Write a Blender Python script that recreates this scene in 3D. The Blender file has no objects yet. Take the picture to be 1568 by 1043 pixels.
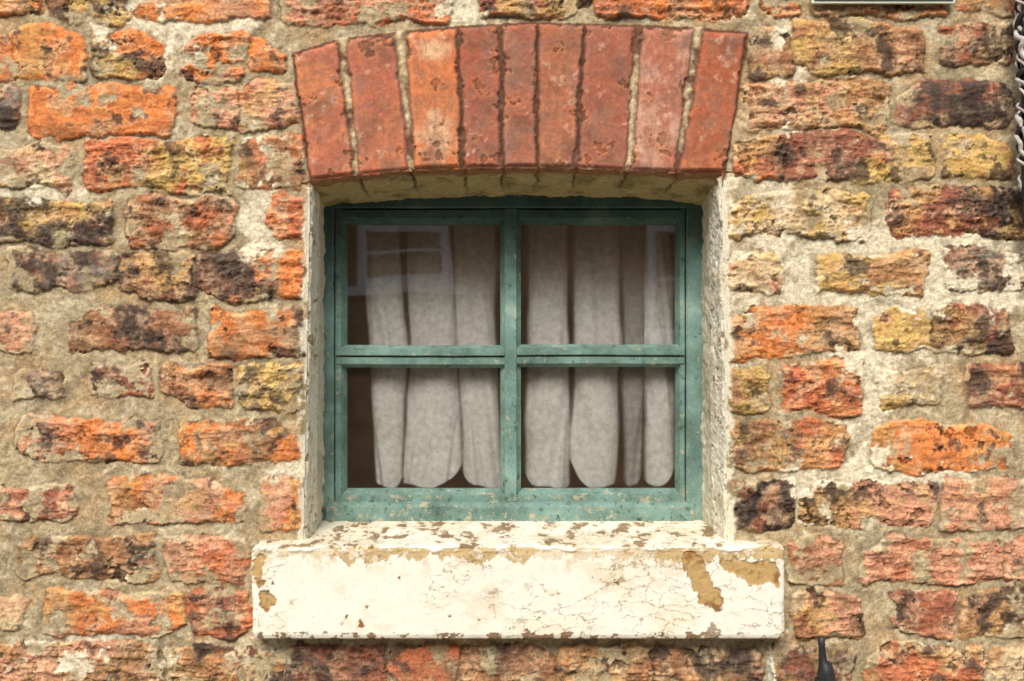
import bpy, math, numpy as np
from mathutils import Vector
rng=np.random.RandomState(7)
D=1.7; ZC=1.5
sc=bpy.context.scene
# ---------------------------------------------------------------- noise
TAB=np.random.RandomState(3).rand(16,256,256).astype(np.float32)*2-1
def vn(x,y,seed=0):
    x=x+seed*17.37; y=y+seed*9.71
    xi=np.floor(x).astype(np.int32); yi=np.floor(y).astype(np.int32)
    fx=(x-xi).astype(np.float32); fy=(y-yi).astype(np.float32)
    fx=fx*fx*fx*(fx*(fx*6-15)+10); fy=fy*fy*fy*(fy*(fy*6-15)+10)
    T=TAB[seed%16]
    x0=xi&255; x1=(xi+1)&255; y0=yi&255; y1=(yi+1)&255
    a=T[x0,y0]; b=T[x1,y0]; c=T[x0,y1]; d=T[x1,y1]
    return (a+(b-a)*fx)*(1-fy)+(c+(d-c)*fx)*fy
def fbm(x,y,f,o=4,seed=0,g=0.5):
    s=0; a=1; t=0
    for i in range(o):
        ca,sa=math.cos(0.6*i+seed),math.sin(0.6*i+seed)
        s=s+a*vn((x*ca-y*sa)*f,(x*sa+y*ca)*f,seed+i); t+=a; a*=g; f*=2.03
    return s/t*1.6
def ss(a,b,x):
    t=np.clip((x-a)/(b-a),0,1); return t*t*(3-2*t)
def lin(c):
    c=np.asarray(c,dtype=np.float32)/255.0
    return np.where(c<=0.04045,c/12.92,((c+0.055)/1.055)**2.4)
def mix(a,b,t): 
    return a+(b-a)*t[...,None]
def desat(C,s):
    l=(C@np.array([.3,.59,.11],np.float32))[...,None]; return l+(C-l)*s
# ---------------------------------------------------------------- mesh helpers
def mesh_from_grid(name,P,col=None,fmask=None,mat=None,smooth=True,flip=False):
    n,m=P.shape[:2]
    idx=np.arange(n*m).reshape(n,m)
    q=np.stack([idx[:-1,:-1],idx[1:,:-1],idx[1:,1:],idx[:-1,1:]],-1)
    if flip: q=q[...,::-1]
    q=q.reshape(-1,4)
    if fmask is not None: q=q[fmask.reshape(-1)]
    used=np.zeros(n*m,bool); used[q.reshape(-1)]=True
    remap=np.cumsum(used)-1
    V=P.reshape(-1,3)[used].astype(np.float32); q=remap[q].astype(np.int32)
    me=bpy.data.meshes.new(name)
    me.vertices.add(len(V)); me.vertices.foreach_set("co",V.reshape(-1))
    me.loops.add(len(q)*4); me.loops.foreach_set("vertex_index",q.reshape(-1))
    me.polygons.add(len(q)); me.polygons.foreach_set("loop_start",np.arange(0,len(q)*4,4,dtype=np.int32))
    me.update(calc_edges=True)
    me.polygons.foreach_set("use_smooth",np.full(len(q),smooth))
    if col is not None:
        C=np.ones((len(V),4),np.float32); C[:,:3]=np.clip(col.reshape(-1,3)[used],0.01,0.92)
        at=me.color_attributes.new("Col",'FLOAT_COLOR','POINT'); at.data.foreach_set("color",C.reshape(-1))
    ob=bpy.data.objects.new(name,me); sc.collection.objects.link(ob)
    if mat: me.materials.append(mat)
    return ob
def mesh_py(name,v,f,mat=None,smooth=False,parent=None):
    me=bpy.data.meshes.new(name); me.from_pydata([tuple(p) for p in v],[],f); me.update()
    if smooth: me.polygons.foreach_set("use_smooth",[True]*len(me.polygons))
    ob=bpy.data.objects.new(name,me); sc.collection.objects.link(ob)
    if mat: me.materials.append(mat)
    if parent: ob.parent=parent
    return ob
def box(name,x0,x1,y0,y1,z0,z1,mat,parent=None,bev=0.0):
    v=[(x,y,z) for x in(x0,x1) for y in(y0,y1) for z in(z0,z1)]
    f=[(0,1,3,2),(4,6,7,5),(0,4,5,1),(2,3,7,6),(0,2,6,4),(1,5,7,3)]
    ob=mesh_py(name,v,f,mat,parent=parent)
    if bev:
        b=ob.modifiers.new("b",'BEVEL'); b.width=bev; b.segments=2
    return ob
def empty(name):
    e=bpy.data.objects.new(name,None); sc.collection.objects.link(e); return e
def tube(path,rad,ns=10):
    path=np.array(path,float); n=len(path); V=[];F=[]
    rad=np.broadcast_to(rad,(n,))
    for i in range(n):
        t=path[min(i+1,n-1)]-path[max(i-1,0)]; t/=np.linalg.norm(t)+1e-9
        a=np.cross(t,[0,1,0.1]); a/=np.linalg.norm(a)+1e-9; b=np.cross(t,a)
        for k in range(ns):
            an=2*math.pi*k/ns; V.append(path[i]+rad[i]*(a*math.cos(an)+b*math.sin(an)))
    for i in range(n-1):
        for k in range(ns):
            F.append((i*ns+k,i*ns+(k+1)%ns,(i+1)*ns+(k+1)%ns,(i+1)*ns+k))
    F.append(tuple(range(ns))[::-1]); F.append(tuple(range((n-1)*ns,n*ns)))
    return V,F
# ---------------------------------------------------------------- material helpers
def newmat(name):
    m=bpy.data.materials.new(name); m.use_nodes=True; nt=m.node_tree; nt.nodes.clear()
    out=nt.nodes.new("ShaderNodeOutputMaterial"); return m,nt,out
def N(nt,t,**k):
    n=nt.nodes.new(t)
    for a,b in k.items(): setattr(n,a,b)
    return n
def ramp(nt,pts):
    r=nt.nodes.new("ShaderNodeValToRGB"); e=r.color_ramp.elements
    while len(e)<len(pts): e.new(0.5)
    for el,(p,c) in zip(e,pts):
        el.position=p; el.color=(*[float(v) for v in c],1) if not np.isscalar(c) else (c,c,c,1)
    return r
def attr_mat(name,rough=0.9,fine=420,amt=0.35,bump=0.5,spec=0.15,bd=.0016):
    m,nt,out=newmat(name); L=nt.links.new
    p=N(nt,"ShaderNodeBsdfPrincipled"); p.inputs["Roughness"].default_value=rough
    p.inputs["Specular IOR Level"].default_value=spec
    at=N(nt,"ShaderNodeAttribute",attribute_name="Col")
    tc=N(nt,"ShaderNodeTexCoord")
    n1=N(nt,"ShaderNodeTexNoise"); n1.inputs["Scale"].default_value=fine; n1.inputs["Detail"].default_value=2; n1.inputs["Roughness"].default_value=.7
    L(tc.outputs["Object"],n1.inputs["Vector"])
    mr=N(nt,"ShaderNodeMapRange"); mr.inputs["From Min"].default_value=.3; mr.inputs["From Max"].default_value=.7
    mr.inputs["To Min"].default_value=1-amt; mr.inputs["To Max"].default_value=1+amt
    L(n1.outputs["Fac"],mr.inputs["Value"])
    vm=N(nt,"ShaderNodeVectorMath",operation='SCALE'); L(at.outputs["Color"],vm.inputs[0]); L(mr.outputs["Result"],vm.inputs["Scale"])
    L(vm.outputs["Vector"],p.inputs["Base Color"])
    b=N(nt,"ShaderNodeBump"); b.inputs["Strength"].default_value=bump; b.inputs["Distance"].default_value=bd
    L(n1.outputs["Fac"],b.inputs["Height"]); L(b.outputs["Normal"],p.inputs["Normal"])
    L(p.outputs["BSDF"],out.inputs["Surface"]); return m
def noise_mat(name,c1,c2,scale=8,rough=.8,bump=.3,metal=0,bd=.002,stretch=(1,1,1)):
    m,nt,out=newmat(name); L=nt.links.new
    p=N(nt,"ShaderNodeBsdfPrincipled"); p.inputs["Roughness"].default_value=rough; p.inputs["Metallic"].default_value=metal
    tc=N(nt,"ShaderNodeTexCoord"); mp=N(nt,"ShaderNodeMapping"); mp.inputs["Scale"].default_value=stretch
    n=N(nt,"ShaderNodeTexNoise"); n.inputs["Scale"].default_value=scale; n.inputs["Detail"].default_value=6
    L(tc.outputs["Object"],mp.inputs[0]); L(mp.outputs[0],n.inputs["Vector"])
    r=ramp(nt,[(.35,c1),(.65,c2)]); L(n.outputs["Fac"],r.inputs[0]); L(r.outputs[0],p.inputs["Base Color"])
    b=N(nt,"ShaderNodeBump"); b.inputs["Strength"].default_value=bump; b.inputs["Distance"].default_value=bd
    L(n.outputs["Fac"],b.inputs["Height"]); L(b.outputs[0],p.inputs["Normal"])
    L(p.outputs[0],out.inputs[0]); return m

# ================================================================ BRICK WALL
COL=dict(O=(228,136,70),R=(200,116,74),P=(212,152,116),Y=(206,170,96),D=(98,78,66),B=(160,116,80),
         T=(216,188,142),K=(56,48,44),W=(222,206,172),M=(160,98,74),G=(142,128,110),N=(188,142,92))
BR=[ # x0,y0,x1,y1,c1,c2,grad,dark,smear
(-30,-45,62,22,'N','O',0,.1,.2),(78,-40,128,28,'B','Y',0,.3,.3),(140,-40,200,30,'Y','D',0,.4,.1),(204,-40,412,30,'O','P',0,.1,.2),
(438,-40,682,32,'R','P',-1,.1,.25),(735,-45,905,24,'M','D',0,.4,.1),(908,-45,1142,24,'O','R',0,.1,.15),(1165,-45,1232,26,'R','O',0,.1,.1),
(1250,-60,1458,22,'N','R',0,.2,.5),(1474,-40,1600,20,'M','R',0,.2,.2),
(-30,55,20,126,'O','R',0,.1,.1),(22,44,128,120,'O','O',0,.05,.1),(138,46,246,114,'Y','O',1,.6,.05),(274,54,372,120,'P','O',1,.1,.4),(378,66,432,106,'O','O',0,.05,.1),
(-30,134,26,192,'G','D',0,.5,.2),(46,130,266,205,'O','O',0,.03,.03),(290,132,368,194,'P','M',0,.15,.1),(366,128,456,196,'P','O',0,.15,.15),
(-40,222,106,286,'P','T',0,.1,.35),(130,214,352,290,'R','Y',2,.2,.12),(370,210,462,286,'R','B',-1,.3,.05),
(-40,308,168,370,'D','Y',0,.5,.15),(196,304,358,376,'B','R',0,.3,.25),(412,298,470,362,'R','O',0,.1,.1),
(10,384,176,442,'G','D',0,.6,.35),(186,388,300,458,'B','D',0,.5,.1),(300,384,466,456,'D','O',2,.35,.05),
(-30,480,52,536,'P','P',0,.05,.5),(110,474,300,536,'B','D',1,.55,.1),(320,474,466,546,'O','D',1,.35,.05),
(20,570,100,612,'G','D',0,.3,.6),(145,560,235,604,'M','D',-1,.4,.35),(254,555,356,620,'O','B',-1,.2,.15),(368,560,462,626,'Y','T',0,.35,.1),
(28,644,246,706,'P','O',1,.35,.25),(278,645,462,706,'O','B',0,.45,.05),
(-30,744,116,792,'P','M',0,.3,.45),(168,735,372,800,'P','O',0,.12,.3),(400,735,466,806,'O','P',0,.05,.35),
(30,824,236,882,'B','N',0,.5,.35),(256,824,376,890,'P','R',0,.15,.3),
(-30,916,36,962,'T','P',0,.0,.3),(68,904,286,972,'O','P',0,.12,.3),(292,904,378,978,'M','R',0,.4,.1),
(-40,986,240,1052,'P','N',0,.15,.35),(252,994,432,1062,'N','D',1,.45,.25),
(436,990,596,1062,'D','M',1,.5,.1),(602,992,702,1062,'R','B',0,.25,.25),(704,990,850,1062,'B','D',0,.5,.1),(858,988,996,1062,'N','B',0,.2,.35),(1002,992,1162,1062,'B','D',1,.45,.1),
(1150,44,1214,112,'B','P',0,.35,.15),(1216,34,1410,110,'Y','B',1,.35,.1),(1444,40,1548,96,'M','D',0,.5,.2),
(1140,124,1356,196,'P','N',1,.15,.2),(1374,124,1548,192,'D','M',0,.65,.05),
(1120,208,1206,272,'B','R',0,.4,.1),(1210,204,1424,272,'M','Y',2,.35,.12),(1444,204,1552,272,'Y','D',0,.5,.05),
(1120,294,1330,360,'Y','T',1,.1,.25),(1364,288,1600,360,'M','K',2,.45,.05),
(1115,386,1192,446,'T','P',0,.05,.35),(1254,386,1416,450,'Y','N',2,.4,.15),(1450,384,1600,446,'D','G',0,.4,.2),
(1115,470,1312,542,'O','N',1,.1,.15),(1344,474,1424,532,'Y','N',0,.1,.15),(1428,474,1548,540,'M','D',-1,.3,.2),
(1115,562,1180,632,'Y','N',0,.2,.05),(1204,558,1316,630,'R','O',0,.15,.1),(1350,564,1440,622,'T','Y',0,.05,.4),(1480,556,1600,620,'M','D',0,.5,.05),
(1115,648,1290,716,'B','R',1,.45,.1),(1344,648,1552,716,'O','O',0,.04,.08),
(1118,734,1216,812,'D','K',0,.6,.05),(1226,738,1426,806,'N','P',2,.25,.3),(1440,734,1600,806,'P','P',0,.03,.35),
(1212,828,1288,892,'B','P',0,.2,.4),(1326,826,1532,890,'P','R',0,.1,.35),(1538,826,1600,890,'P','T',0,.1,.4),
(1216,906,1322,976,'P','B',0,.15,.4),(1368,906,1462,972,'M','P',0,.35,.2),(1472,904,1600,972,'N','B',0,.3,.2),
(1180,992,1306,1060,'D','M',0,.4,.15),(1330,988,1506,1052,'R','N',0,.2,.3),(1516,988,1620,1052,'T','N',0,.2,.4),
]
def auto(xa,xb,ya,yb):
    y=45-87*30; r=0
    while y<3000:
        if ya<=y<yb:
            x=-2000+(r%2)*110+rng.randint(-20,20)
            while x<3600:
                w=rng.choice([215,215,105]);
                if xa<=x and x+w<=xb:
                    BR.append((x,y,x+w-10,y+68,rng.choice(list('OORRPPYDBNTM')),rng.choice(list('ORPYDBN')),rng.randint(-1,2),rng.rand()*.5,rng.rand()*.4))
                x+=w+10
        y+=87; r+=1
auto(-2000,-45,-1700,1500); auto(1630,3600,-1700,1500); auto(-45,1700,-1700,-100); auto(-45,1700,1060,1500)
VO=[((449,82),(517,60),(545,268),(477,278),(192,112,82),(202,126,84)),
((529,58),(605,52),(627,262),(551,269),(196,120,84),(186,108,80)),
((620,50),(699,42),(707,258),(635,262),(208,124,76),(226,178,136)),
((702,41),(763,38),(768,256),(711,258),(174,98,72),(168,100,78)),
((767,38),(821,36),(820,256),(771,256),(176,106,80),(170,112,86)),
((824,36),(893,38),(880,257),(823,256),(174,108,76),(182,114,82)),
((896,38),(972,41),(958,261),(884,257),(172,102,76),(166,104,82)),
((983,41),(1062,43),(1033,265),(965,261),(182,114,88),(200,148,122)),
((1074,46),(1143,52),(1108,263),(1037,265),(176,100,68),(188,112,72))]
AX=[440,475,560,640,780,880,960,1050,1110,1150]; AY=[282,276,267,259.5,256,257,261,264.5,264,266]
def arch_y(px): return np.interp(px,AX,AY)
def left_x(py): return 474-(py-280)*0.02
def right_x(py): return 1106+(py-280)*0.018

step=0.0015
def axis(a,b,lo,hi,cs):
    f=np.arange(a,b,step)
    return np.concatenate([np.arange(lo,a,cs),f,np.arange(b,hi,cs)])
xs=axis(-0.82,0.82,-2.6,2.6,0.014); zs=axis(-0.56,0.56,-1.5,1.7,0.014)
X,Z=np.meshgrid(xs,zs,indexing='ij'); X=X.astype(np.float32); Z=Z.astype(np.float32)
PX=784+X*1000; PY=521-Z*1000
pxa=784+xs*1000; pya=521-zs*1000
wx=fbm(PX,PY,1/55,4,1,.6)*8.5; wy=fbm(PX,PY,1/55,4,2,.6)*7.5
n_lo=fbm(PX,PY,1/60,4,3); n_md=fbm(PX,PY,1/24,5,4,.56); n_md2=fbm(PX,PY,1/28,5,5,.56)
n_hi=fbm(PX,PY,1/7,3,6,.6); n_st=fbm(PX*.35,PY*1.3,1/16,5,7,.55); n_sm=fbm(PX,PY,1/34,5,8,.56)
n_c=fbm(PX,PY,1/52,4,9,.5); n_x=fbm(PX,PY,1/3.2,2,10,.6); n_o=fbm(PX,PY,1/36,5,12,.54)
rdg=np.abs(fbm(PX*.55,PY*1.1,1/26,4,13,.55))
crackw=ss(.035,.01,rdg)*ss(0,.4,n_o)
H=-1.8+2.4*n_lo+1.6*n_md+0.6*n_hi+0.35*n_x
C=np.empty(X.shape+(3,),np.float32); C[:]=lin((182,162,124))
def blob(cx,cy,rx,ry): return np.exp(-(((PX-cx)/rx)**2+((PY-cy)/ry)**2))
pale=sum(blob(*b) for b in [(1320,395,280,60),(1330,470,140,80),(390,350,35,60),(1240,740,40,60),(390,250,25,60),(230,60,90,45),
   (200,215,80,20),(1200,250,30,60),(1210,90,40,60),(700,10,40,40),(1330,640,40,120),(440,740,30,40),(1500,460,90,30),(150,1000,150,40),(330,30,120,25),(1400,720,100,25),(1110,560,20,300),(60,300,90,18)])
C=mix(C,lin((190,150,102)),ss(-.2,.5,n_c+.5*blob(1300,180,300,200)-.1)*.55)
C=mix(C,lin((160,144,112)),ss(-.1,.6,n_lo)*.55*np.clip(1-pale,0,1))
C=mix(C,lin((210,196,160)),ss(.1,.6,n_md2)*.5)
C=mix(C,lin((232,218,186)),np.clip(ss(.2,.75,pale+.4*n_md),0,1)*.85)
C=mix(C,lin((124,108,82)),ss(.25,.65,-n_md+.3*n_hi)*.45)
C*= (1+.16*n_hi+.10*n_x)[...,None]
def win(x0,y0,x1,y1,m=20):
    i0,i1=np.searchsorted(pxa,[x0-m,x1+m]); 
    j1=len(pya)-np.searchsorted(pya[::-1],y0-m); j0=len(pya)-np.searchsorted(pya[::-1],y1+m)
    return slice(i0,i1),slice(j0,j1)
for k,(x0,y0,x1,y1,c1,c2,g,dk,sm) in enumerate(BR):
    w=win(x0,y0,x1,y1)
    px=PX[w]+wx[w]; py=PY[w]+wy[w]
    if px.size==0: continue
    cx,cy=(x0+x1)/2,(y0+y1)/2; hw,hh=(x1-x0)/2+3,(y1-y0)/2+3
    an=rng.uniform(-.02,.02); dx=px-cx; dy=py-cy; dx,dy=dx+an*dy,dy-an*dx
    hwv=hw+rng.uniform(-3,3)*dy/hh; hhv=hh+rng.uniform(-3,3)*np.clip(dx/hw,-1.2,1.2)
    r=rng.uniform(6,17); r=min(r,hh-4)
    qx=np.abs(dx)-hwv+r; qy=np.abs(dy)-hhv+r
    d=np.hypot(np.maximum(qx,0),np.maximum(qy,0))+np.minimum(np.maximum(qx,qy),0)-r
    d=d+n_hi[w]*1.8+2.8*n_md2[w]
    if rng.rand()<.45:
        sx,sy=rng.choice([-1,1]),rng.choice([-1,1]); d=np.maximum(d,(dx*sx*.55+dy*sy)-(hw*.55+hh)+rng.uniform(14,26))
    m=ss(1.2,-1.4,d)
    u=dx/hw; sgn=rng.choice([-1,1]); s2=rng.choice([-1,1]); s3=rng.choice([-1,1])
    nb=n_c[w]*sgn; nc=n_md2[w]*s2
    prof=1-np.exp(-np.maximum(-d,0)/4)
    t=n_md2[w]*2.0+n_st[w]*1.3; terr=np.floor(t*1.2)/1.2+ss(.0,.16,(t*1.2)%1)/1.2
    rough=rng.uniform(.6,1.3)*(0.6 if (c1=='O' and dk<.1) else 1)
    hb=-1.4+prof*rng.uniform(4.0,6.6)+rough*(1.6*terr+1.1*n_st[w]+.6*n_hi[w]+.28*n_x[w]-1.6*crackw[w])+rng.uniform(-.5,.5)*u*2
    hole=ss(.5,.62,n_md[w]*.9+n_hi[w]*.2)*rng.uniform(.2,1)
    hb=hb-hole*3.4
    a=lin(COL[c1])*rng.uniform(.88,1.08); b=lin(COL[c2])*rng.uniform(.9,1.06)
    t2=ss(-.4,.45,nb+.12*n_hi[w]+.35*n_md[w]+g*u*.6-(.15 if g==0 else 0))
    c=mix(np.broadcast_to(a,px.shape+(3,)),b,t2)
    c=mix(c,lin((226,188,144)),ss(.0,.6,n_md[w]*s2+.25*n_hi[w])*.5)
    c=mix(c,lin((180,104,66)),ss(.1,.6,-nc+.2*n_hi[w])*.35)
    c=mix(c,lin((208,168,98)),ss(.05,.45,n_o[w]*s3+.2*n_hi[w])*rng.choice([0,.2,.5]))
    dkm=ss(.5-dk*.85,.85-dk*.85,nc+.25*n_hi[w]+.25*n_st[w])
    c=mix(c,lin((70,57,50)),dkm*.85)
    c=mix(c,lin((198,178,140)),ss(-.1,.8,n_sm[w]+.3*n_hi[w])*(.2+.45*sm))
    c=mix(c,lin((108,90,74)),ss(.1,.8,n_lo[w]*sgn+.4*n_hi[w]+.3*n_st[w])*.35)
    ch=np.floor(t*1.2)%2
    c=c*(1+.18*n_hi[w]+.16*n_st[w]+.09*n_x[w]+.10*(ch-.5))[...,None]*(1-.4*hole)[...,None]*(1-.45*crackw[w])[...,None]
    thr=.64-sm*.95
    s=ss(thr,thr+.24,n_sm[w]*1.1+.2*n_hi[w]+.34*np.exp(np.minimum(d,0)/10))
    m2=m*(1-s)
    H[w]=H[w]*(1-m)+m*(hb*(1-s)+s*(np.maximum(hb*.55,1)+.8+.5*n_hi[w]))
    C[w]=C[w]*(1-m2[...,None])+c*m2[...,None]
pr=ss(1.0,.6,np.hypot((PX-1176+wx*1.2)/(5+4*ss(1000,1043,PY)),(PY-1022)/34)+.3*n_hi)
C=mix(C,lin((228,220,202)),pr)
def inpoly_sd(pts,px,py):
    d=-1e9
    n=len(pts)
    for i in range(n):
        (xa,ya),(xb,yb)=pts[i],pts[(i+1)%n]
        ex,ey=xb-xa,yb-ya; L=math.hypot(ex,ey)
        d=np.maximum(d,((px-xa)*ey-(py-ya)*ex)/L)
    return d
w=win(440,25,1155,285)
aw=(slice(*w[0].indices(len(xs))[:2]),slice(*w[1].indices(len(zs))[:2]))
px=PX[aw]; py=PY[aw]
TX=[440,455,520,620,700,800,900,980,1060,1150]; TY=[88,80,61,50,42,36,38,41,43,53]
topy=np.interp(px,TX,TY)
lx=449+(py-82)*(28/196.); rx=1143-(py-52)*(35/211.)
sdA=np.maximum.reduce([topy-py,lx-px,px-rx])+n_hi[aw]*.9+1.5*n_md[aw]
archm=(sdA<5)
ma=ss(5,2,sdA)
lj=np.clip(sum(np.exp(-((px-(xt+(xb-xt)*(py-50)/215))/8)**2) for xt,xb in [(523,548),(612,631),(977,962),(1068,1036)]),0,1)
joint=mix(np.broadcast_to(lin((118,84,64)),px.shape+(3,)),lin((206,184,142)),lj*ss(-.4,.3,n_md[aw]+.1)*.9)
joint*=(1+.25*n_hi[aw]+.15*n_x[aw])[...,None]
C[aw]=C[aw]*(1-ma[...,None])+joint*ma[...,None]
H[aw]=H[aw]*(1-ma)+ma*(-.6+1.6*lj+.8*n_hi[aw]+.7*n_md[aw])
for k,(tl,tr,br,bl,ca,cb) in enumerate(VO):
    bl=(bl[0],bl[1]+12); br=(br[0],br[1]+12)
    d=inpoly_sd([tl,tr,br,bl],px+.3*wx[aw],py+.3*wy[aw]*(py<240))
    d=d+n_hi[aw]*1.0+2.6*ss(.15,.6,n_md2[aw])+2.5*ss(.3,.6,n_o[aw])
    m=ss(1.0,-1.4,d)
    prof=1-np.exp(-np.maximum(-d,0)/2.6)
    tilt=rng.uniform(-1,1)*(py-150)/110*.9
    pit=ss(.6,.72,n_md2[aw]+.3*n_hi[aw]); scr=ss(.35,.6,np.abs(fbm(px*1.6+k*40,py*.4,1/20,4,k+2,.6)))
    hb=.2+prof*rng.uniform(4.2,6.2)+tilt+.8*n_md[aw]+.28*n_hi[aw]+.14*n_x[aw]-1.6*pit-.4*scr
    t2=ss(-.3,.45,n_c[aw]*(1 if k%2 else -1)+.3*n_hi[aw])
    if k==2: t2=np.clip(ss(1.1,.4,np.hypot((px-662)/32,(py-76)/24)+.4*n_md[aw])+ss(1.1,.3,np.hypot((px-668)/34,(py-205)/44)+.5*n_md[aw]),0,1)
    c=mix(np.broadcast_to(lin(ca),px.shape+(3,)),lin(cb),t2)
    c=mix(c,lin((212,136,84)),ss(.2,.7,n_md2[aw]+.15*n_hi[aw])*.4)
    c=mix(c,lin((116,84,70)),ss(.0,.8,n_sm[aw]+.25*n_hi[aw])*.55)
    c=mix(c,lin((142,108,90)),ss(0,.8,n_st[aw]+.3*n_lo[aw])*.4)
    c=mix(c,lin((206,176,148)),ss(.66,.9,n_md[aw]+.4*n_hi[aw])*.4)
    c=mix(c,lin((156,120,100)),scr*.35)
    c=mix(c,lin((96,66,56)),ss(6,0,-d)*.35)
    c=c*(1+.11*n_hi[aw]+.06*n_x[aw])[...,None]*(1-.35*pit)[...,None]
    H[aw]=H[aw]*(1-m)+hb*m; C[aw]=C[aw]*(1-m[...,None])+c*m[...,None]
def blur(a,n):
    for _ in range(n):
        a=(a+np.roll(a,1,0)+np.roll(a,-1,0))/3; a=(a+np.roll(a,1,1)+np.roll(a,-1,1))/3
    return a
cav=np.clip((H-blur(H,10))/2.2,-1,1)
C*=(1+.42*cav)[...,None]  # relief shade put into colour with crevice dirt; high spots lightened
C=desat(C,.95)
# plaster lapping round the opening + rounded arris
dl=PX-left_x(PY); dr=right_x(PY)-PX; da=PY-arch_y(PX)
sd_open=np.minimum.reduce([dl,dr,da])
side=-np.minimum(dl,dr)
pl=ss(9,2,side+6*n_md+2*n_hi-3*(PX>800))*(PY>286)*(PY<835)*(side>-8)*(np.minimum(dl,dr)<6)
cp=mix(np.broadcast_to(lin((230,220,192)),C.shape),lin((160,140,104)),ss(.2,.7,n_md2+.3*n_hi)); 
C=mix(C,cp,np.clip(pl,0,1)); H=H*(1-pl)+pl*(3.0+.9*n_hi)
near=ss(-7,0,sd_open)*(PY<840); H=H*(1-near)+(-1.0)*near
Y=-(H/1000.0)
hole=(sd_open>0)&(PY<900)&(PX>400)&(PX<1200)
P=np.stack([X,Y,Z+ZC],-1)
fh=hole[:-1,:-1]&hole[1:,1:]&hole[1:,:-1]&hole[:-1,1:]
amask=np.zeros(X.shape,bool); amask[aw]=archm&(PY[aw]<290)
fa=amask[:-1,:-1]
MW=attr_mat("weathered_brick",amt=.27,bump=.55,fine=460); MA=attr_mat("smooth_red_brick",amt=.13,bump=.35,rough=.95,spec=.06)
C*=.92
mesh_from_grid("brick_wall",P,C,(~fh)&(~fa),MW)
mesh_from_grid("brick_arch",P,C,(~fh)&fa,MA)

# ================================================================ reveal + soffit plaster
DF=.155
def bk(px,y): return (px-784)/1000*(D+y)/D
def bz(py,y): return ZC+(521-py)/1000*(D+y)/D
MP=attr_mat("old_limewash_plaster",amt=.16,bump=.6,rough=.9)
def jamb(name,side):
    zz=np.arange(-.345,.275,.0018); sv=np.linspace(0,1,80)
    S,Zj=np.meshgrid(sv,zz,indexing='ij'); PYj=521-Zj*1000
    if side<0: xf=(left_x(PYj)-784)/1000-.001; xb=bk(497,DF); 
    else: xf=(right_x(PYj)-784)/1000+.001; xb=bk(1073,DF)
    a=S*170; b=PYj+side*500
    n1=fbm(a,b,1/30,4,2,.6); n2=fbm(a,b,1/9,4,5,.6); n3=fbm(a,b*.5,1/55,3,7)
    stepm=ss(.48,.56,S+.05*n1)
    x=xf+(xb-xf)*S
    x=x+(-side)*(.0045*(1-stepm)+.0030*n1+.0014*n2 - .003*ss(.3,.5,n2)*(1-stepm))*ss(0,.06,S)
    y=-.0025+.0035*ss(.1,0,S)+S*(DF+.012)
    c=mix(np.broadcast_to(lin((244,236,212)),S.shape+(3,)),lin((204,188,150)),ss(.1,.7,n1+.4*n2)*.6)
    c=mix(c,lin((126,104,74)),ss(.45,.62,n2+.3*n1)*.8*(1-.6*stepm))
    c=mix(c,lin((196,190,164)),stepm*.6)
    c=mix(c,lin((134,130,104)),ss(.1,.7,n3)*.4*stepm)
    c=c*(1+.12*n2)[...,None]
    return mesh_from_grid(name,np.stack([x,y,Zj+ZC],-1),c*.97,None,MP,flip=(side<0))
rev=empty("window_reveal")
for nme,s in(("jamb_plaster_a",-1),("jamb_plaster_b",1)):
    o=jamb(nme,s); o.parent=rev
xx=np.arange(-.345,.355,.0018); sv=np.linspace(0,1,90)
Xs,S=np.meshgrid(xx,sv,indexing='ij'); PXs=784+Xs*1000
zf=(521-arch_y(PXs))/1000
pb=784+Xs*1000*D/(D+DF)
zbk=(521-np.interp(pb,[490,520,560,640,800,900,1000,1050,1080],[318,312,308,303,298,298,302,307,314]))/1000*(D+DF)/D
n1=fbm(PXs,S*170,1/32,4,3,.6); n2=fbm(PXs,S*170,1/9,4,6,.6)
lip=ss(.0,.05,S)
jx=np.array([548,631,709,770,822,882,962,1035])
crk=sum(np.exp(-((PXs+6*n1-j)/2.4)**2) for j in jx)*ss(.85,.3,S)
zz=zf+(zbk-zf)*S**.7-.003*lip+.0030*n1+.0014*n2+.003*np.clip(crk,0,1)
y=-.001+S*(DF+.012)
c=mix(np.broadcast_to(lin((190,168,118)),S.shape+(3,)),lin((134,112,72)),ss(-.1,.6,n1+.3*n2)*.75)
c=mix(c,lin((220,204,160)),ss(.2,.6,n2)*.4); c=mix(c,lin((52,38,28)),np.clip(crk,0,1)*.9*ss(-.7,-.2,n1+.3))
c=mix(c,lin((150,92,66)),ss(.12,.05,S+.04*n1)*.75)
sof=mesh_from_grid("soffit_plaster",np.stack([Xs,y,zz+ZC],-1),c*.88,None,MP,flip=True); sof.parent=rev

# ================================================================ SILL
xs2=np.arange(-.3895,.4092,.0012)
prof=[(.185,-.2985),(.12,-.301),(.03,-.3055),(-.030,-.3075),(-.0365,-.3095),(-.040,-.314),(-.040,-.440),(-.038,-.4455),(-.033,-.448),(.03,-.447)]
pf=np.array(prof); seg=np.hypot(*np.diff(pf,axis=0).T); cum=np.concatenate([[0],np.cumsum(seg)])
vv=np.arange(0,cum[-1],.0012); py_=np.interp(vv,cum,pf[:,0]); pz_=np.interp(vv,cum,pf[:,1])
ty=np.gradient(py_); tz=np.gradient(pz_); ny=np.convolve(np.pad(tz,5,'edge'),np.ones(11)/11,'valid'); nz=np.convolve(np.pad(-ty,5,'edge'),np.ones(11)/11,'valid')
L_=np.hypot(ny,nz); ny/=L_; nz/=L_
Xg,Vg=np.meshgrid(xs2,vv,indexing='ij'); Px=784+Xg*1000/ .976; v0=cum[5]; Vm=(Vg-v0)*1000
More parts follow.
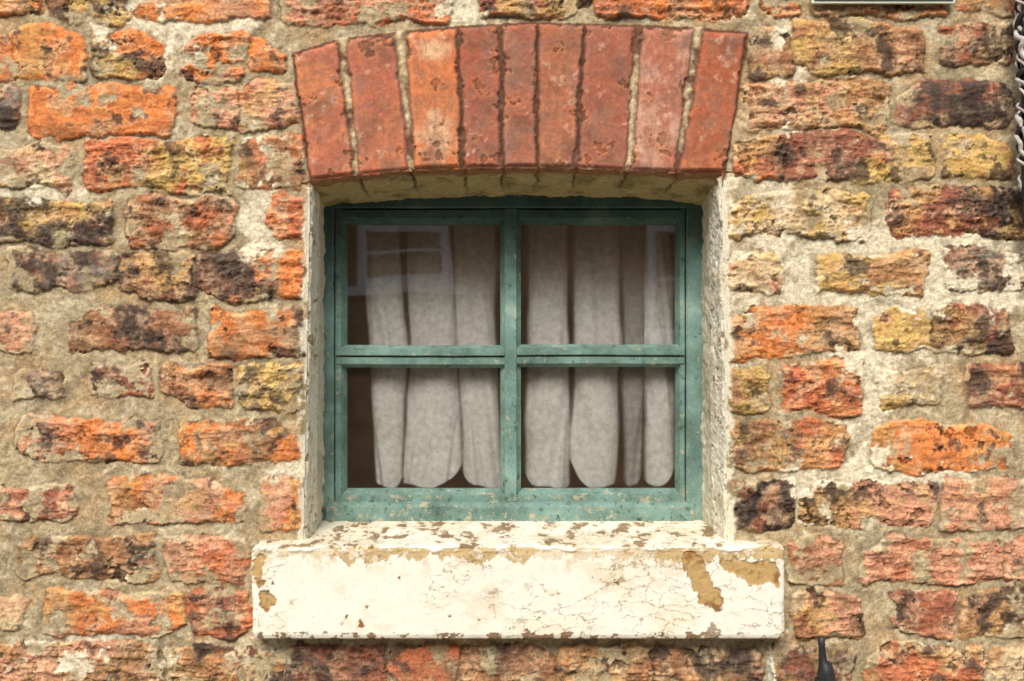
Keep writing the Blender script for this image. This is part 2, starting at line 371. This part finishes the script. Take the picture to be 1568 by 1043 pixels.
a=Xg*1000; b=Vg*1000
n1=fbm(a,b,1/40,5,4,.6); n2=fbm(a,b,1/11,4,8,.6); n3=fbm(a*1,b*.45,1/20,4,12,.6); n4=fbm(a,b,1/90,3,5); nx=fbm(a,b,1/3.5,2,2)
warpx=fbm(a,b,1/18,4,9,.6)*8; warpy=fbm(a,b,1/18,4,10,.6)*7
def pat(cx,cy,rx,ry,rot=0):
    X0=(Px-cx+warpx); Y0=(835+Vm/.976-cy+warpy); ca,sa=math.cos(rot),math.sin(rot)
    return ss(1.12,.98,np.hypot((X0*ca+Y0*sa)/rx,(-X0*sa+Y0*ca)/ry))
chips=pat(1072,880,13,46,-.45)+pat(1098,908,12,18)+pat(1158,866,38,17)+pat(1120,856,13,12)+pat(402,884,9,10)+pat(407,916,10,15)+pat(395,858,10,18)
chips+=pat(1090,965,10,18)*.4+pat(1190,880,8,14)
lineY=13+4*fbm(a,a*0,1/70,3,2)+11*fbm(a,a*0+9,1/15,4,13,.65)
edge=ss(lineY+1.0,lineY-1.0,Vm+2.2*n2)*ss(-7-9*n1,-3-9*n1,Vm)
top=ss(-4,-10,Vm)
keepc=ss(-.25,.05,n2+.5*n1-.5*np.sin(a/70))
paint_off=np.clip(chips,0,1)
paint_off=np.maximum(paint_off,ss(.34,.42,n3+.4*n2)*top*.6)
paint_off=np.maximum(paint_off,ss(.95,1.0,n2*.8+n1*.5))
paint_off=np.maximum(paint_off,ss(123,126,Vm+4*n2)*ss(.3,.45,n2+.4*n1)*.8)
inten=fbm(a,b,1/70,2,14)
def vcell(a,b,s,seed):
    gx=np.floor(a/s).astype(int); gy=np.floor(b/s).astype(int); f1=np.full(a.shape,9.); f2=np.full(a.shape,9.)
    T1=TAB[seed]; T2=TAB[seed+1]
    for i in(-1,0,1):
        for j in(-1,0,1):
            cx=gx+i; cy=gy+j; qx=cx+.5+.48*T1[cx&255,cy&255]; qy=cy+.5+.48*T2[cx&255,cy&255]
            dd=np.hypot(a/s-qx,b/s-qy); f2=np.minimum(f2,np.maximum(f1,dd)); f1=np.minimum(f1,dd)
    return f2-f1
vc=vcell(a*.6+warpx*1.1,b*1.2+warpy*1.1,23,3)
ci=ss(-.15,.4,inten+.45*np.exp(-np.abs(Vm)/30)+.4*(Px>1060)+.45*n1)
crack=ss(.075,.02,vc)*ci
paint=lin((248,241,222)); cb=mix(np.broadcast_to(paint,Xg.shape+(3,)),lin((236,222,188)),ss(0,.8,n1*.7+.5*inten)*.5)
cb=mix(cb,lin((210,188,146)),ss(.4,.9,n2*.6+n4)*.3)
cb=mix(cb,lin((214,196,156)),top*ss(-.4,.4,n3)*.5)
cb=mix(cb,lin((192,164,114)),edge*(.45+.5*keepc))
cb=mix(cb,lin((196,168,116)),ss(.0,.8,n3+n2*.4)*np.exp(-np.abs(Vm-12)/18)*.5)
cb=mix(cb,lin((206,180,130)),ss(.1,.7,n1-.2)*ss(1050,1100,Px)*.4)
stone=mix(np.broadcast_to(lin((196,162,108)),Xg.shape+(3,)),lin((146,106,62)),ss(-.2,.4,n1+.4*n2))
cb=mix(cb,stone,np.clip(paint_off,0,1)); cb=mix(cb,lin((128,98,62)),crack*.62*(1-np.clip(paint_off,0,1)))
po=np.clip(paint_off,0,1)
rim=4*po*(1-po); eb=4*edge*(1-edge)*ss(0,4,Vm)
cb=mix(cb,lin((90,66,42)),rim*.55); cb=mix(cb,lin((80,60,38)),eb*.8*ss(-.6,.0,n1+n2))  # edge shadow painted as dark rims along chips and lip
cb=cb*(1+.04*n2+.03*nx)[...,None]
cell=np.clip(vc,0,.5)
h=(-1.8*po-.7*crack+.45*n1+.16*n2*(1+3*po)+.08*nx)-2.6*edge+ci*(.7-2.2*cell)*.35*(1-po)
h=h-2.5*np.exp(-(Vm/7)**2)*np.clip(.5+n1+.5*n2,0,2)
h+=1.2*rim*ss(0,.4,n2)+1.8*eb*ss(-.2,.4,n2+n1)
h/=1000
Yg=py_[None]+ny[None]*h; Zg=pz_[None]+nz[None]*h
e=np.minimum(Xg-xs2[0],xs2[-1]-Xg); inset=.004*np.exp(-e/.003)
Yg=Yg+inset*(Vg>cum[3]); Zg=Zg-inset*(Vg<v0)+inset*(Vg>cum[6])
Xg2=Xg+.0014*n1*(e<.01)
Pg=np.stack([Xg2,Yg,Zg+ZC],-1)
def cap(col):
    out=[]
    for t in (.33,.66,1.0):
        q=Pg[col].copy(); q[:,1]=q[:,1]+(.06-q[:,1])*t*np.where(q[:,1]<.06,1,0); out.append(q)
    return out
cA=cap(0); cB=cap(-1)
Pg=np.concatenate([np.stack(cA[::-1]),Pg,np.stack(cB)],0); cb=np.concatenate([cb[:1]]*3+[cb]+[cb[-1:]]*3,0)
MS=attr_mat("cracked_cream_paint",amt=.04,bump=.2,rough=.8,fine=300,spec=.1)
mesh_from_grid("window_sill",Pg,cb*.91,None,MS,flip=True)

# ================================================================ WINDOW
def paint_mat():
    m,nt,out=newmat("weathered_green_paint"); L=nt.links.new
    p=N(nt,"ShaderNodeBsdfPrincipled"); p.inputs["Roughness"].default_value=.65; p.inputs["Specular IOR Level"].default_value=.25
    tc=N(nt,"ShaderNodeTexCoord")
    n=N(nt,"ShaderNodeTexNoise"); n.inputs["Scale"].default_value=12; n.inputs["Detail"].default_value=9; n.inputs["Roughness"].default_value=.72
    L(tc.outputs["Object"],n.inputs["Vector"])
    r=ramp(nt,[(.3,lin((70,90,82))),(.46,lin((102,130,120))),(.6,lin((124,156,146))),(.72,lin((166,182,166)))]); L(n.outputs["Fac"],r.inputs[0])
    n2=N(nt,"ShaderNodeTexNoise"); n2.inputs["Scale"].default_value=60; n2.inputs["Detail"].default_value=8; n2.inputs["Roughness"].default_value=.8
    L(tc.outputs["Object"],n2.inputs["Vector"])
    # paint flakes off more on the lower rails where rain sits
    sp=N(nt,"ShaderNodeSeparateXYZ"); L(tc.outputs["Object"],sp.inputs[0])
    mw=N(nt,"ShaderNodeMapRange"); mw.inputs["From Min"].default_value=ZC-.30; mw.inputs["From Max"].default_value=ZC-.20; mw.inputs["To Min"].default_value=.035; mw.inputs["To Max"].default_value=0
    L(sp.outputs[2],mw.inputs[0]); aw_=N(nt,"ShaderNodeMath",operation='ADD'); L(n2.outputs["Fac"],aw_.inputs[0]); L(mw.outputs[0],aw_.inputs[1])
    r2=ramp(nt,[(.575,0.0),(.605,1.0)]); L(aw_.outputs[0],r2.inputs[0])
    r3=ramp(nt,[(.37,1.0),(.43,0.0)]); L(n2.outputs["Fac"],r3.inputs[0])
    mx=N(nt,"ShaderNodeMixRGB"); L(r2.outputs[0],mx.inputs[0]); L(r.outputs[0],mx.inputs[1]); mx.inputs[2].default_value=(*[float(v) for v in lin((168,164,138))],1)
    mx2=N(nt,"ShaderNodeMixRGB"); L(r3.outputs[0],mx2.inputs[0]); L(mx.outputs[0],mx2.inputs[1]); mx2.inputs[2].default_value=(*[float(v) for v in lin((66,70,54))],1)
    mr=N(nt,"ShaderNodeMapRange"); mr.inputs["From Min"].default_value=ZC+.05; mr.inputs["From Max"].default_value=ZC+.235; mr.inputs["To Min"].default_value=0; mr.inputs["To Max"].default_value=.75  # upper frame coloured darker: shade under the arch mixed with grime
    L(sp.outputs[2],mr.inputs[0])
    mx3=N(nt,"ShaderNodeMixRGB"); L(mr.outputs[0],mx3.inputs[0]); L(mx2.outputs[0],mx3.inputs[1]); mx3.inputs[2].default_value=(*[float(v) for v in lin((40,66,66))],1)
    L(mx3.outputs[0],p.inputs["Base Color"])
    ad=N(nt,"ShaderNodeMath",operation='SUBTRACT'); L(n2.outputs["Fac"],ad.inputs[0]); L(r2.outputs[0],ad.inputs[1])
    b=N(nt,"ShaderNodeBump"); b.inputs["Strength"].default_value=.5; b.inputs["Distance"].default_value=.0006
    L(ad.outputs[0],b.inputs["Height"]); L(b.outputs[0],p.inputs["Normal"])
    L(p.outputs[0],out.inputs[0]); return m
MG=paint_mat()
win_e=empty("painted_timber_window")
def bar(name,pa,pb_,length,horizontal,yf,prof,nudge=0):
    pr=np.array(prof,float); s=np.concatenate([[0],np.cumsum(np.hypot((pr[1:,0]-pr[:-1,0])*abs(pb_-pa),pr[1:,1]-pr[:-1,1]))])
    t=np.unique(np.concatenate([s,np.arange(0,s[-1],.0015)])); tt=np.interp(t,s,pr[:,0]); dd=np.interp(t,s,pr[:,1])
    l=np.arange(length[0],length[1]+.003,.004); l[-1]=length[1]
    A,Lg=np.meshgrid(np.arange(len(t)),l,indexing='ij')
    acr=pa+(pb_-pa)*tt[A]; dep=yf+dd[A]
    n=fbm(acr*1000+nudge,Lg*1000*.5,1/40,3,int(nudge)%7+1); acr=acr+.0004*n; dep=dep+.0002*n
    P=np.stack([Lg,dep,acr],-1) if horizontal else np.stack([acr,dep,Lg],-1)
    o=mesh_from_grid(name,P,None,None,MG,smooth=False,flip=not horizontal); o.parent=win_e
    return o
GY=.178
yF=.150
zt,zb_=bz(285,yF),bz(806,yF)
flat=[(0,.035),(0,.002),(.06,0),(.94,0),(1,.002),(1,.035)]
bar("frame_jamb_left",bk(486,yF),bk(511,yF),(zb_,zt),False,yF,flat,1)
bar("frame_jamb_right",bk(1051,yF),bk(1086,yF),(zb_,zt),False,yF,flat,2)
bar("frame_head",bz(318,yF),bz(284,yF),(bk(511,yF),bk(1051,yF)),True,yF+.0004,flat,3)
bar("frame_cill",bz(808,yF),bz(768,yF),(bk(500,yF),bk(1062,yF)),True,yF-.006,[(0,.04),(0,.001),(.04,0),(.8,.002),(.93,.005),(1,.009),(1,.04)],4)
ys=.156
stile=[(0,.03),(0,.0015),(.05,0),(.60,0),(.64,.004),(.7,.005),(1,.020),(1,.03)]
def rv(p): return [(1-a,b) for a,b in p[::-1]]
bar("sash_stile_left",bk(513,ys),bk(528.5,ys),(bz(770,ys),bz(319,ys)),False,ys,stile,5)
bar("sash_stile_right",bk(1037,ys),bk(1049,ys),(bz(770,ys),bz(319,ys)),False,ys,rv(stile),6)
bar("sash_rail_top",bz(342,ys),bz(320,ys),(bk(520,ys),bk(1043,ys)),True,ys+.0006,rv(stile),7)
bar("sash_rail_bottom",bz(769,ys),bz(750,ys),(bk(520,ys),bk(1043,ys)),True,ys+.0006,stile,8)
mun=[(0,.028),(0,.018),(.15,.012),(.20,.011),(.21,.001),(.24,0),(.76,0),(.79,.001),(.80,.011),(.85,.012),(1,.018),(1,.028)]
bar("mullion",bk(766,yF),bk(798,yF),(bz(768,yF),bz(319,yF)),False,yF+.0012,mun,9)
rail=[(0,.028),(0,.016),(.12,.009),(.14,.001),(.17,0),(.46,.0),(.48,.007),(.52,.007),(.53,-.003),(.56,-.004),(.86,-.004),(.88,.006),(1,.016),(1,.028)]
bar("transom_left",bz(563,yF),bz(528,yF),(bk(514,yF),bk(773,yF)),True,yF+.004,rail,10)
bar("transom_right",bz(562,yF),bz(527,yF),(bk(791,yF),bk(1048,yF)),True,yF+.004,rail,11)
def glass_mat():
    m,nt,out=newmat("dusty_glass_shaded_top"); L=nt.links.new
    tr=N(nt,"ShaderNodeBsdfTransparent"); tr.inputs[0].default_value=(.97,.96,.94,1)
    gl=N(nt,"ShaderNodeBsdfGlossy"); gl.inputs["Roughness"].default_value=.02; gl.inputs["Color"].default_value=(1,1,1,1)
    fr=N(nt,"ShaderNodeFresnel"); fr.inputs["IOR"].default_value=1.52
    mu=N(nt,"ShaderNodeMath",operation='MULTIPLY'); mu.inputs[1].default_value=4.6; L(fr.outputs[0],mu.inputs[0])
    mn=N(nt,"ShaderNodeMath",operation='MINIMUM'); mn.inputs[1].default_value=.21; L(mu.outputs[0],mn.inputs[0])
    tc=N(nt,"ShaderNodeTexCoord"); nw=N(nt,"ShaderNodeTexNoise"); nw.inputs["Scale"].default_value=4; nw.inputs["Detail"].default_value=1
    L(tc.outputs["Object"],nw.inputs["Vector"]); b=N(nt,"ShaderNodeBump"); b.inputs["Strength"].default_value=.12; b.inputs["Distance"].default_value=.01
    L(nw.outputs["Fac"],b.inputs["Height"]); L(b.outputs[0],gl.inputs["Normal"])
    m1=N(nt,"ShaderNodeMixShader"); L(mn.outputs[0],m1.inputs[0]); L(tr.outputs[0],m1.inputs[1]); L(gl.outputs[0],m1.inputs[2])
    df=N(nt,"ShaderNodeBsdfDiffuse"); df.inputs[0].default_value=(*[float(v) for v in lin((150,122,92))],1)
    n=N(nt,"ShaderNodeTexNoise"); n.inputs["Scale"].default_value=16; n.inputs["Detail"].default_value=10; n.inputs["Roughness"].default_value=.8
    L(tc.outputs["Object"],n.inputs["Vector"])
    r=ramp(nt,[(.35,.05),(.6,.11),(.74,.22)]); L(n.outputs["Fac"],r.inputs[0])
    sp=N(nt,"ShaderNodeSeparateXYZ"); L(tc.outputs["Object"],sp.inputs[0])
    mr=N(nt,"ShaderNodeMapRange"); mr.interpolation_type='SMOOTHSTEP'; mr.inputs["From Min"].default_value=ZC+.06; mr.inputs["From Max"].default_value=ZC+.21; mr.inputs["To Min"].default_value=0; mr.inputs["To Max"].default_value=.34  # brown added toward the pane tops as painted shade, over the dust
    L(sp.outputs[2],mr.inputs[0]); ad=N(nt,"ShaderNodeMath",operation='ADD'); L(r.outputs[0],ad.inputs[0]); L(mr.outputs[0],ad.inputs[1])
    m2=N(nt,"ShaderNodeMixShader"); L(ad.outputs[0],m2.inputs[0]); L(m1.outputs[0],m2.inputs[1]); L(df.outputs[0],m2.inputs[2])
    L(m2.outputs[0],out.inputs[0]); return m
MGL=glass_mat()
for nme,x0,x1,y0,y1 in(("pane_a",524,769,339,532),("pane_b",795,1041,337,531),("pane_c",524,769,560,754),("pane_d",795,1041,559,755)):
    X0,X1,Z0,Z1=bk(x0,GY),bk(x1,GY),bz(y1,GY),bz(y0,GY)
    mesh_py(nme,[(X0,GY,Z0),(X1,GY,Z0),(X1,GY,Z1),(X0,GY,Z1)],[(0,1,2,3)],MGL,parent=win_e)
def curtain_mat():
    m,nt,out=newmat("net_curtain_fabric"); L=nt.links.new
    tc=N(nt,"ShaderNodeTexCoord"); n=N(nt,"ShaderNodeTexNoise"); n.inputs["Scale"].default_value=90; n.inputs["Detail"].default_value=6; n.inputs["Roughness"].default_value=.7
    L(tc.outputs["Object"],n.inputs["Vector"])
    r=ramp(nt,[(.38,(.50,.50,.48)),(.62,(.70,.70,.67))]); L(n.outputs["Fac"],r.inputs[0])
    d=N(nt,"ShaderNodeBsdfDiffuse"); t=N(nt,"ShaderNodeBsdfTransparent"); L(r.outputs[0],d.inputs[0])
    b=N(nt,"ShaderNodeBump"); b.inputs["Strength"].default_value=.3; b.inputs["Distance"].default_value=.002; L(n.outputs[0],b.inputs["Height"]); L(b.outputs[0],d.inputs["Normal"])
    at=N(nt,"ShaderNodeAttribute",attribute_name="Col")
    mx=N(nt,"ShaderNodeMixShader"); L(at.outputs["Fac"],mx.inputs[0]); L(t.outputs[0],mx.inputs[1]); L(d.outputs[0],mx.inputs[2])
    L(mx.outputs[0],out.inputs[0]); return m
MC=curtain_mat()
cx_=np.arange(500,1070,1.4); cy_=np.arange(325,758,2.0)
CX,CY=np.meshgrid(cx_,cy_,indexing='ij')
lob=[((548,612),(562,624),(574,614)),((620,692),(626,698),(614,708)),((692,758),(696,760),(710,772)),
     ((804,870),(807,872),(802,872)),((880,950),(880,954),(871,944)),((950,990),(952,990),(956,984)),((984,1030),(986,1036),(988,1036))]
bump=np.zeros(CX.shape); keepm=np.zeros(CX.shape,bool); op=np.zeros(CX.shape)
for k,(t_,m_,b_) in enumerate(lob):
    yy=[340,520,740]
    l=np.interp(CY,yy,[t_[0],m_[0],b_[0]])+2.5*fbm(CY,CY*0+k*50,1/90,2,k); r=np.interp(CY,yy,[t_[1],m_[1],b_[1]])+2.5*fbm(CY,CY*0+k*80,1/90,2,k+3)
    hw=(r-l)/2+3; t=(CX-(l+r)/2)/hw
    hem=750-rng.randint(0,8)-16*np.clip(np.abs(t-rng.uniform(-.4,.4)),0,1.4)**4-3*np.sin(CX/9+k)
    bb=(1-np.clip(np.abs(t),0,1)**3)**.7
    fold=fbm(CX+k*31+.12*(CY-500)*(1 if k%2 else -1),CY*.06,1/18,2,k+5)
    bb=bb*(1-.22*np.clip(fold,-.3,1))
    ok=(np.abs(t)<1)&(CY<hem)
    o_=ss(1.0,1-9/np.maximum(hw,10),np.abs(t))*ss(0,5,hem-CY)*(.4 if k==5 else 1)
    op=np.maximum(op,np.where(ok,o_,0)); bump=np.where(ok,np.maximum(bump,bb),bump); keepm|=ok
yb=.187+.055*np.clip((640-CY)/320,0,1)**1.3
yc=yb+.026*(1-bump)+.0012*fbm(CX,CY,1/40,3,6)
kk=(D+yb)/D
Pc=np.stack([(CX-784)/1000*kk,yc,ZC+(521-CY)/1000*kk],-1)
keep=keepm[:-1,:-1]&keepm[1:,1:]
mesh_from_grid("window_curtain",Pc,np.repeat((op*.99)[...,None],3,-1)*1.08,keep,MC)
MR=noise_mat("dim_room_wall",lin((120,94,70)),lin((140,112,84)),3)
rx0,rx1,ry0,ry1,rz0,rz1=-.6,.6,.1855,.8,ZC-.9,ZC+.75
v=[(x,y,z) for x in(rx0,rx1) for y in(ry0,ry1) for z in(rz0,rz1)]
hx0,hx1,hz0,hz1=-.34,.35,ZC-.34,ZC+.285
v+=[(hx0,ry0,hz0),(hx1,ry0,hz0),(hx1,ry0,hz1),(hx0,ry0,hz1)]
f=[(0,1,3,2),(4,6,7,5),(2,3,7,6),(0,2,6,4),(1,5,7,3),(0,4,9,8),(4,5,10,9),(5,1,11,10),(1,0,8,11)]
mesh_py("room_interior",v,f,MR)

# ================================================================ small things
MB=noise_mat("black_painted_iron",(.012,.012,.013),(.03,.03,.03),60,.45,.3)
V,F=tube([(.466,-.05,0),(.466,-.05,ZC-.52),(.467,-.05,ZC-.495),(.4655,-.05,ZC-.482),(.462,-.05,ZC-.476),(.4605,-.05,ZC-.455),(.4595,-.05,ZC-.442),(.459,-.05,ZC-.440)],[.013,.013,.013,.010,.0062,.005,.0058,.003],16)
post=empty("black_pipe"); mesh_py("pipe_body",V,F,MB,True,post)
V,F=tube([(.466,-.05,ZC-.515),(.466,-.05,ZC-.503)],[.017,.016],16); mesh_py("collar",V,F,MB,True,post)
V,F=tube([(.466,-.05,ZC-.9),(.466,.01,ZC-.9)],[.008,.008],10); mesh_py("bracket",V,F,MB,True,post)
MWc=noise_mat("weathered_white_cord",lin((150,140,130)),lin((205,200,190)),90,.8,.4)
hb=empty("braided_cable_bundle")
for k in range(7):
    zz=np.linspace(ZC+.215,ZC+1.6,520); 
    wob=fbm(zz*1000,zz*0+k*40,1/40,3,k)
    t=(zz-ZC)*(40+7*k)*(1 if k%2 else -1)+k*1.05+wob*1.2
    r=(.016+.004*wob)*np.clip((zz-ZC-.212)/.03,0.15,1)
    path=np.stack([.770+r*np.cos(t),-.045+r*.8*np.sin(t),zz],-1)
    V,F=tube(path,.0022+.0012*(k%3),6); mesh_py("strand_%d"%k,V,F,MWc if k%2==0 else MB,True,hb)
V,F=tube([(.770,-.045,ZC+.17),(.770,-.045,ZC+.19),(.770,-.045,ZC+.225),(.770,-.045,ZC+1.6)],[.006,.010,.010,.010],12); mesh_py("core",V,F,MB,True,hb)
MSg=noise_mat("pale_green_enamel",lin((205,214,190)),lin((226,230,212)),12,.35,.05)
sg=empty("street_sign"); box("plate",.455,.672,-.016,-.010,ZC+.5115,ZC+.66,MSg,sg,.001)
box("rim",.458,.669,-.0185,-.0158,ZC+.516,ZC+.519,noise_mat("sign_edge_grey",(.1,.12,.1),(.14,.15,.13),20),sg)

# ================================================================ street side (seen only as reflections)
MPv=noise_mat("stone_paving",lin((120,114,104)),lin((150,142,128)),5,.9,.3)
mesh_py("ground",[(-40,-40,0),(40,-40,0),(40,40,0),(-40,40,0)],[(0,1,2,3)],MPv)
def brickmat():
    m,nt,out=newmat("opposite_brick"); L=nt.links.new
    p=N(nt,"ShaderNodeBsdfPrincipled"); p.inputs["Roughness"].default_value=.9
    tc=N(nt,"ShaderNodeTexCoord"); sp=N(nt,"ShaderNodeSeparateXYZ"); cb=N(nt,"ShaderNodeCombineXYZ")
    L(tc.outputs["Object"],sp.inputs[0]); L(sp.outputs[0],cb.inputs[0]); L(sp.outputs[2],cb.inputs[1])
    b=N(nt,"ShaderNodeTexBrick"); b.inputs["Scale"].default_value=1; b.inputs["Brick Width"].default_value=.225; b.inputs["Row Height"].default_value=.075; b.inputs["Mortar Size"].default_value=.006
    b.inputs["Color1"].default_value=(.20,.12,.07,1); b.inputs["Color2"].default_value=(.28,.16,.09,1); b.inputs["Mortar"].default_value=(.28,.23,.17,1)
    L(cb.outputs[0],b.inputs["Vector"]); L(b.outputs[0],p.inputs["Base Color"]); L(p.outputs[0],out.inputs[0]); return m
oh=empty("brick_house"); ob_m=brickmat()
box("walls",-6,6,-12,-7.0,0,4.6,ob_m,oh)
mesh_py("roof",[(-6.2,-6.8,4.5),(6.2,-6.8,4.5),(6.2,-9.5,6.2),(-6.2,-9.5,6.2),(-6.2,-12.2,4.5),(6.2,-12.2,4.5)],[(0,1,2,3),(3,2,5,4),(0,3,4),(1,5,2)],noise_mat("slate_roof",(.05,.05,.06),(.09,.09,.1),8),parent=oh)
MWt=noise_mat("white_window_paint",(.80,.80,.78),(.86,.86,.84),20,.4,.05); MDk=noise_mat("dark_glazing",(.02,.02,.025),(.03,.03,.035),2,.08,0)
def owin(x0,x1,z0,z1):
    box("glazing",x0,x1,-6.995,-6.98,z0,z1,MDk,oh)
    for a in(x0,x1-.07): box("frame_v",a,a+.07,-6.979,-6.93,z0,z1,MWt,oh)
    for c_ in(z0,z1-.06): box("frame_h",x0,x1,-6.981,-6.94,c_,c_+.06,MWt,oh)
    box("meeting_rail",x0,x1,-6.982,-6.945,(z0+z1)/2,(z0+z1)/2+.025,MWt,oh)
    box("stone_sill",x0-.08,x1+.08,-6.99,-6.90,z0-.07,z0-.003,MWt,oh)
owin(-1.25,-.5,1.93,2.42); owin(1.06,1.9,1.55,2.42); owin(-4.2,-3.2,1.0,2.4); owin(3.6,4.6,1.0,2.4)
box("door",2.4,3.2,-6.99,-6.93,0,2.05,noise_mat("dark_door_paint",(.03,.05,.04),(.05,.07,.06),6),oh)

# ================================================================ light + camera
wd=bpy.data.worlds.new("World"); sc.world=wd; wd.use_nodes=True
nt=wd.node_tree; bg=nt.nodes["Background"]; sk=nt.nodes.new("ShaderNodeTexSky"); sk.sky_type='NISHITA'; sk.sun_disc=False
el,az=math.radians(43),math.radians(190)
sk.sun_elevation=el; sk.sun_rotation=az; sk.dust_density=3; sk.air_density=1.0; sk.ozone_density=1
nt.links.new(sk.outputs[0],bg.inputs[0]); bg.inputs[1].default_value=.15
sl=bpy.data.lights.new("sun","SUN"); sl.energy=3.4; sl.angle=math.radians(26); sl.color=(1,.965,.90)
so=bpy.data.objects.new("sun",sl); sc.collection.objects.link(so)
dirv=Vector((math.sin(az)*math.cos(el),math.cos(az)*math.cos(el),math.sin(el)))
so.rotation_euler=dirv.to_track_quat('Z','Y').to_euler()
cam=bpy.data.cameras.new("camera"); cam.lens=36*D/1.568; cam.sensor_width=36; cam.clip_end=200; cam.clip_start=.05
co=bpy.data.objects.new("camera",cam); co.location=(0,-D,ZC); co.rotation_euler=(math.radians(90),0,0); sc.collection.objects.link(co); sc.camera=co
sc.view_settings.view_transform='Standard'; sc.view_settings.look='None'; sc.view_settings.exposure=0
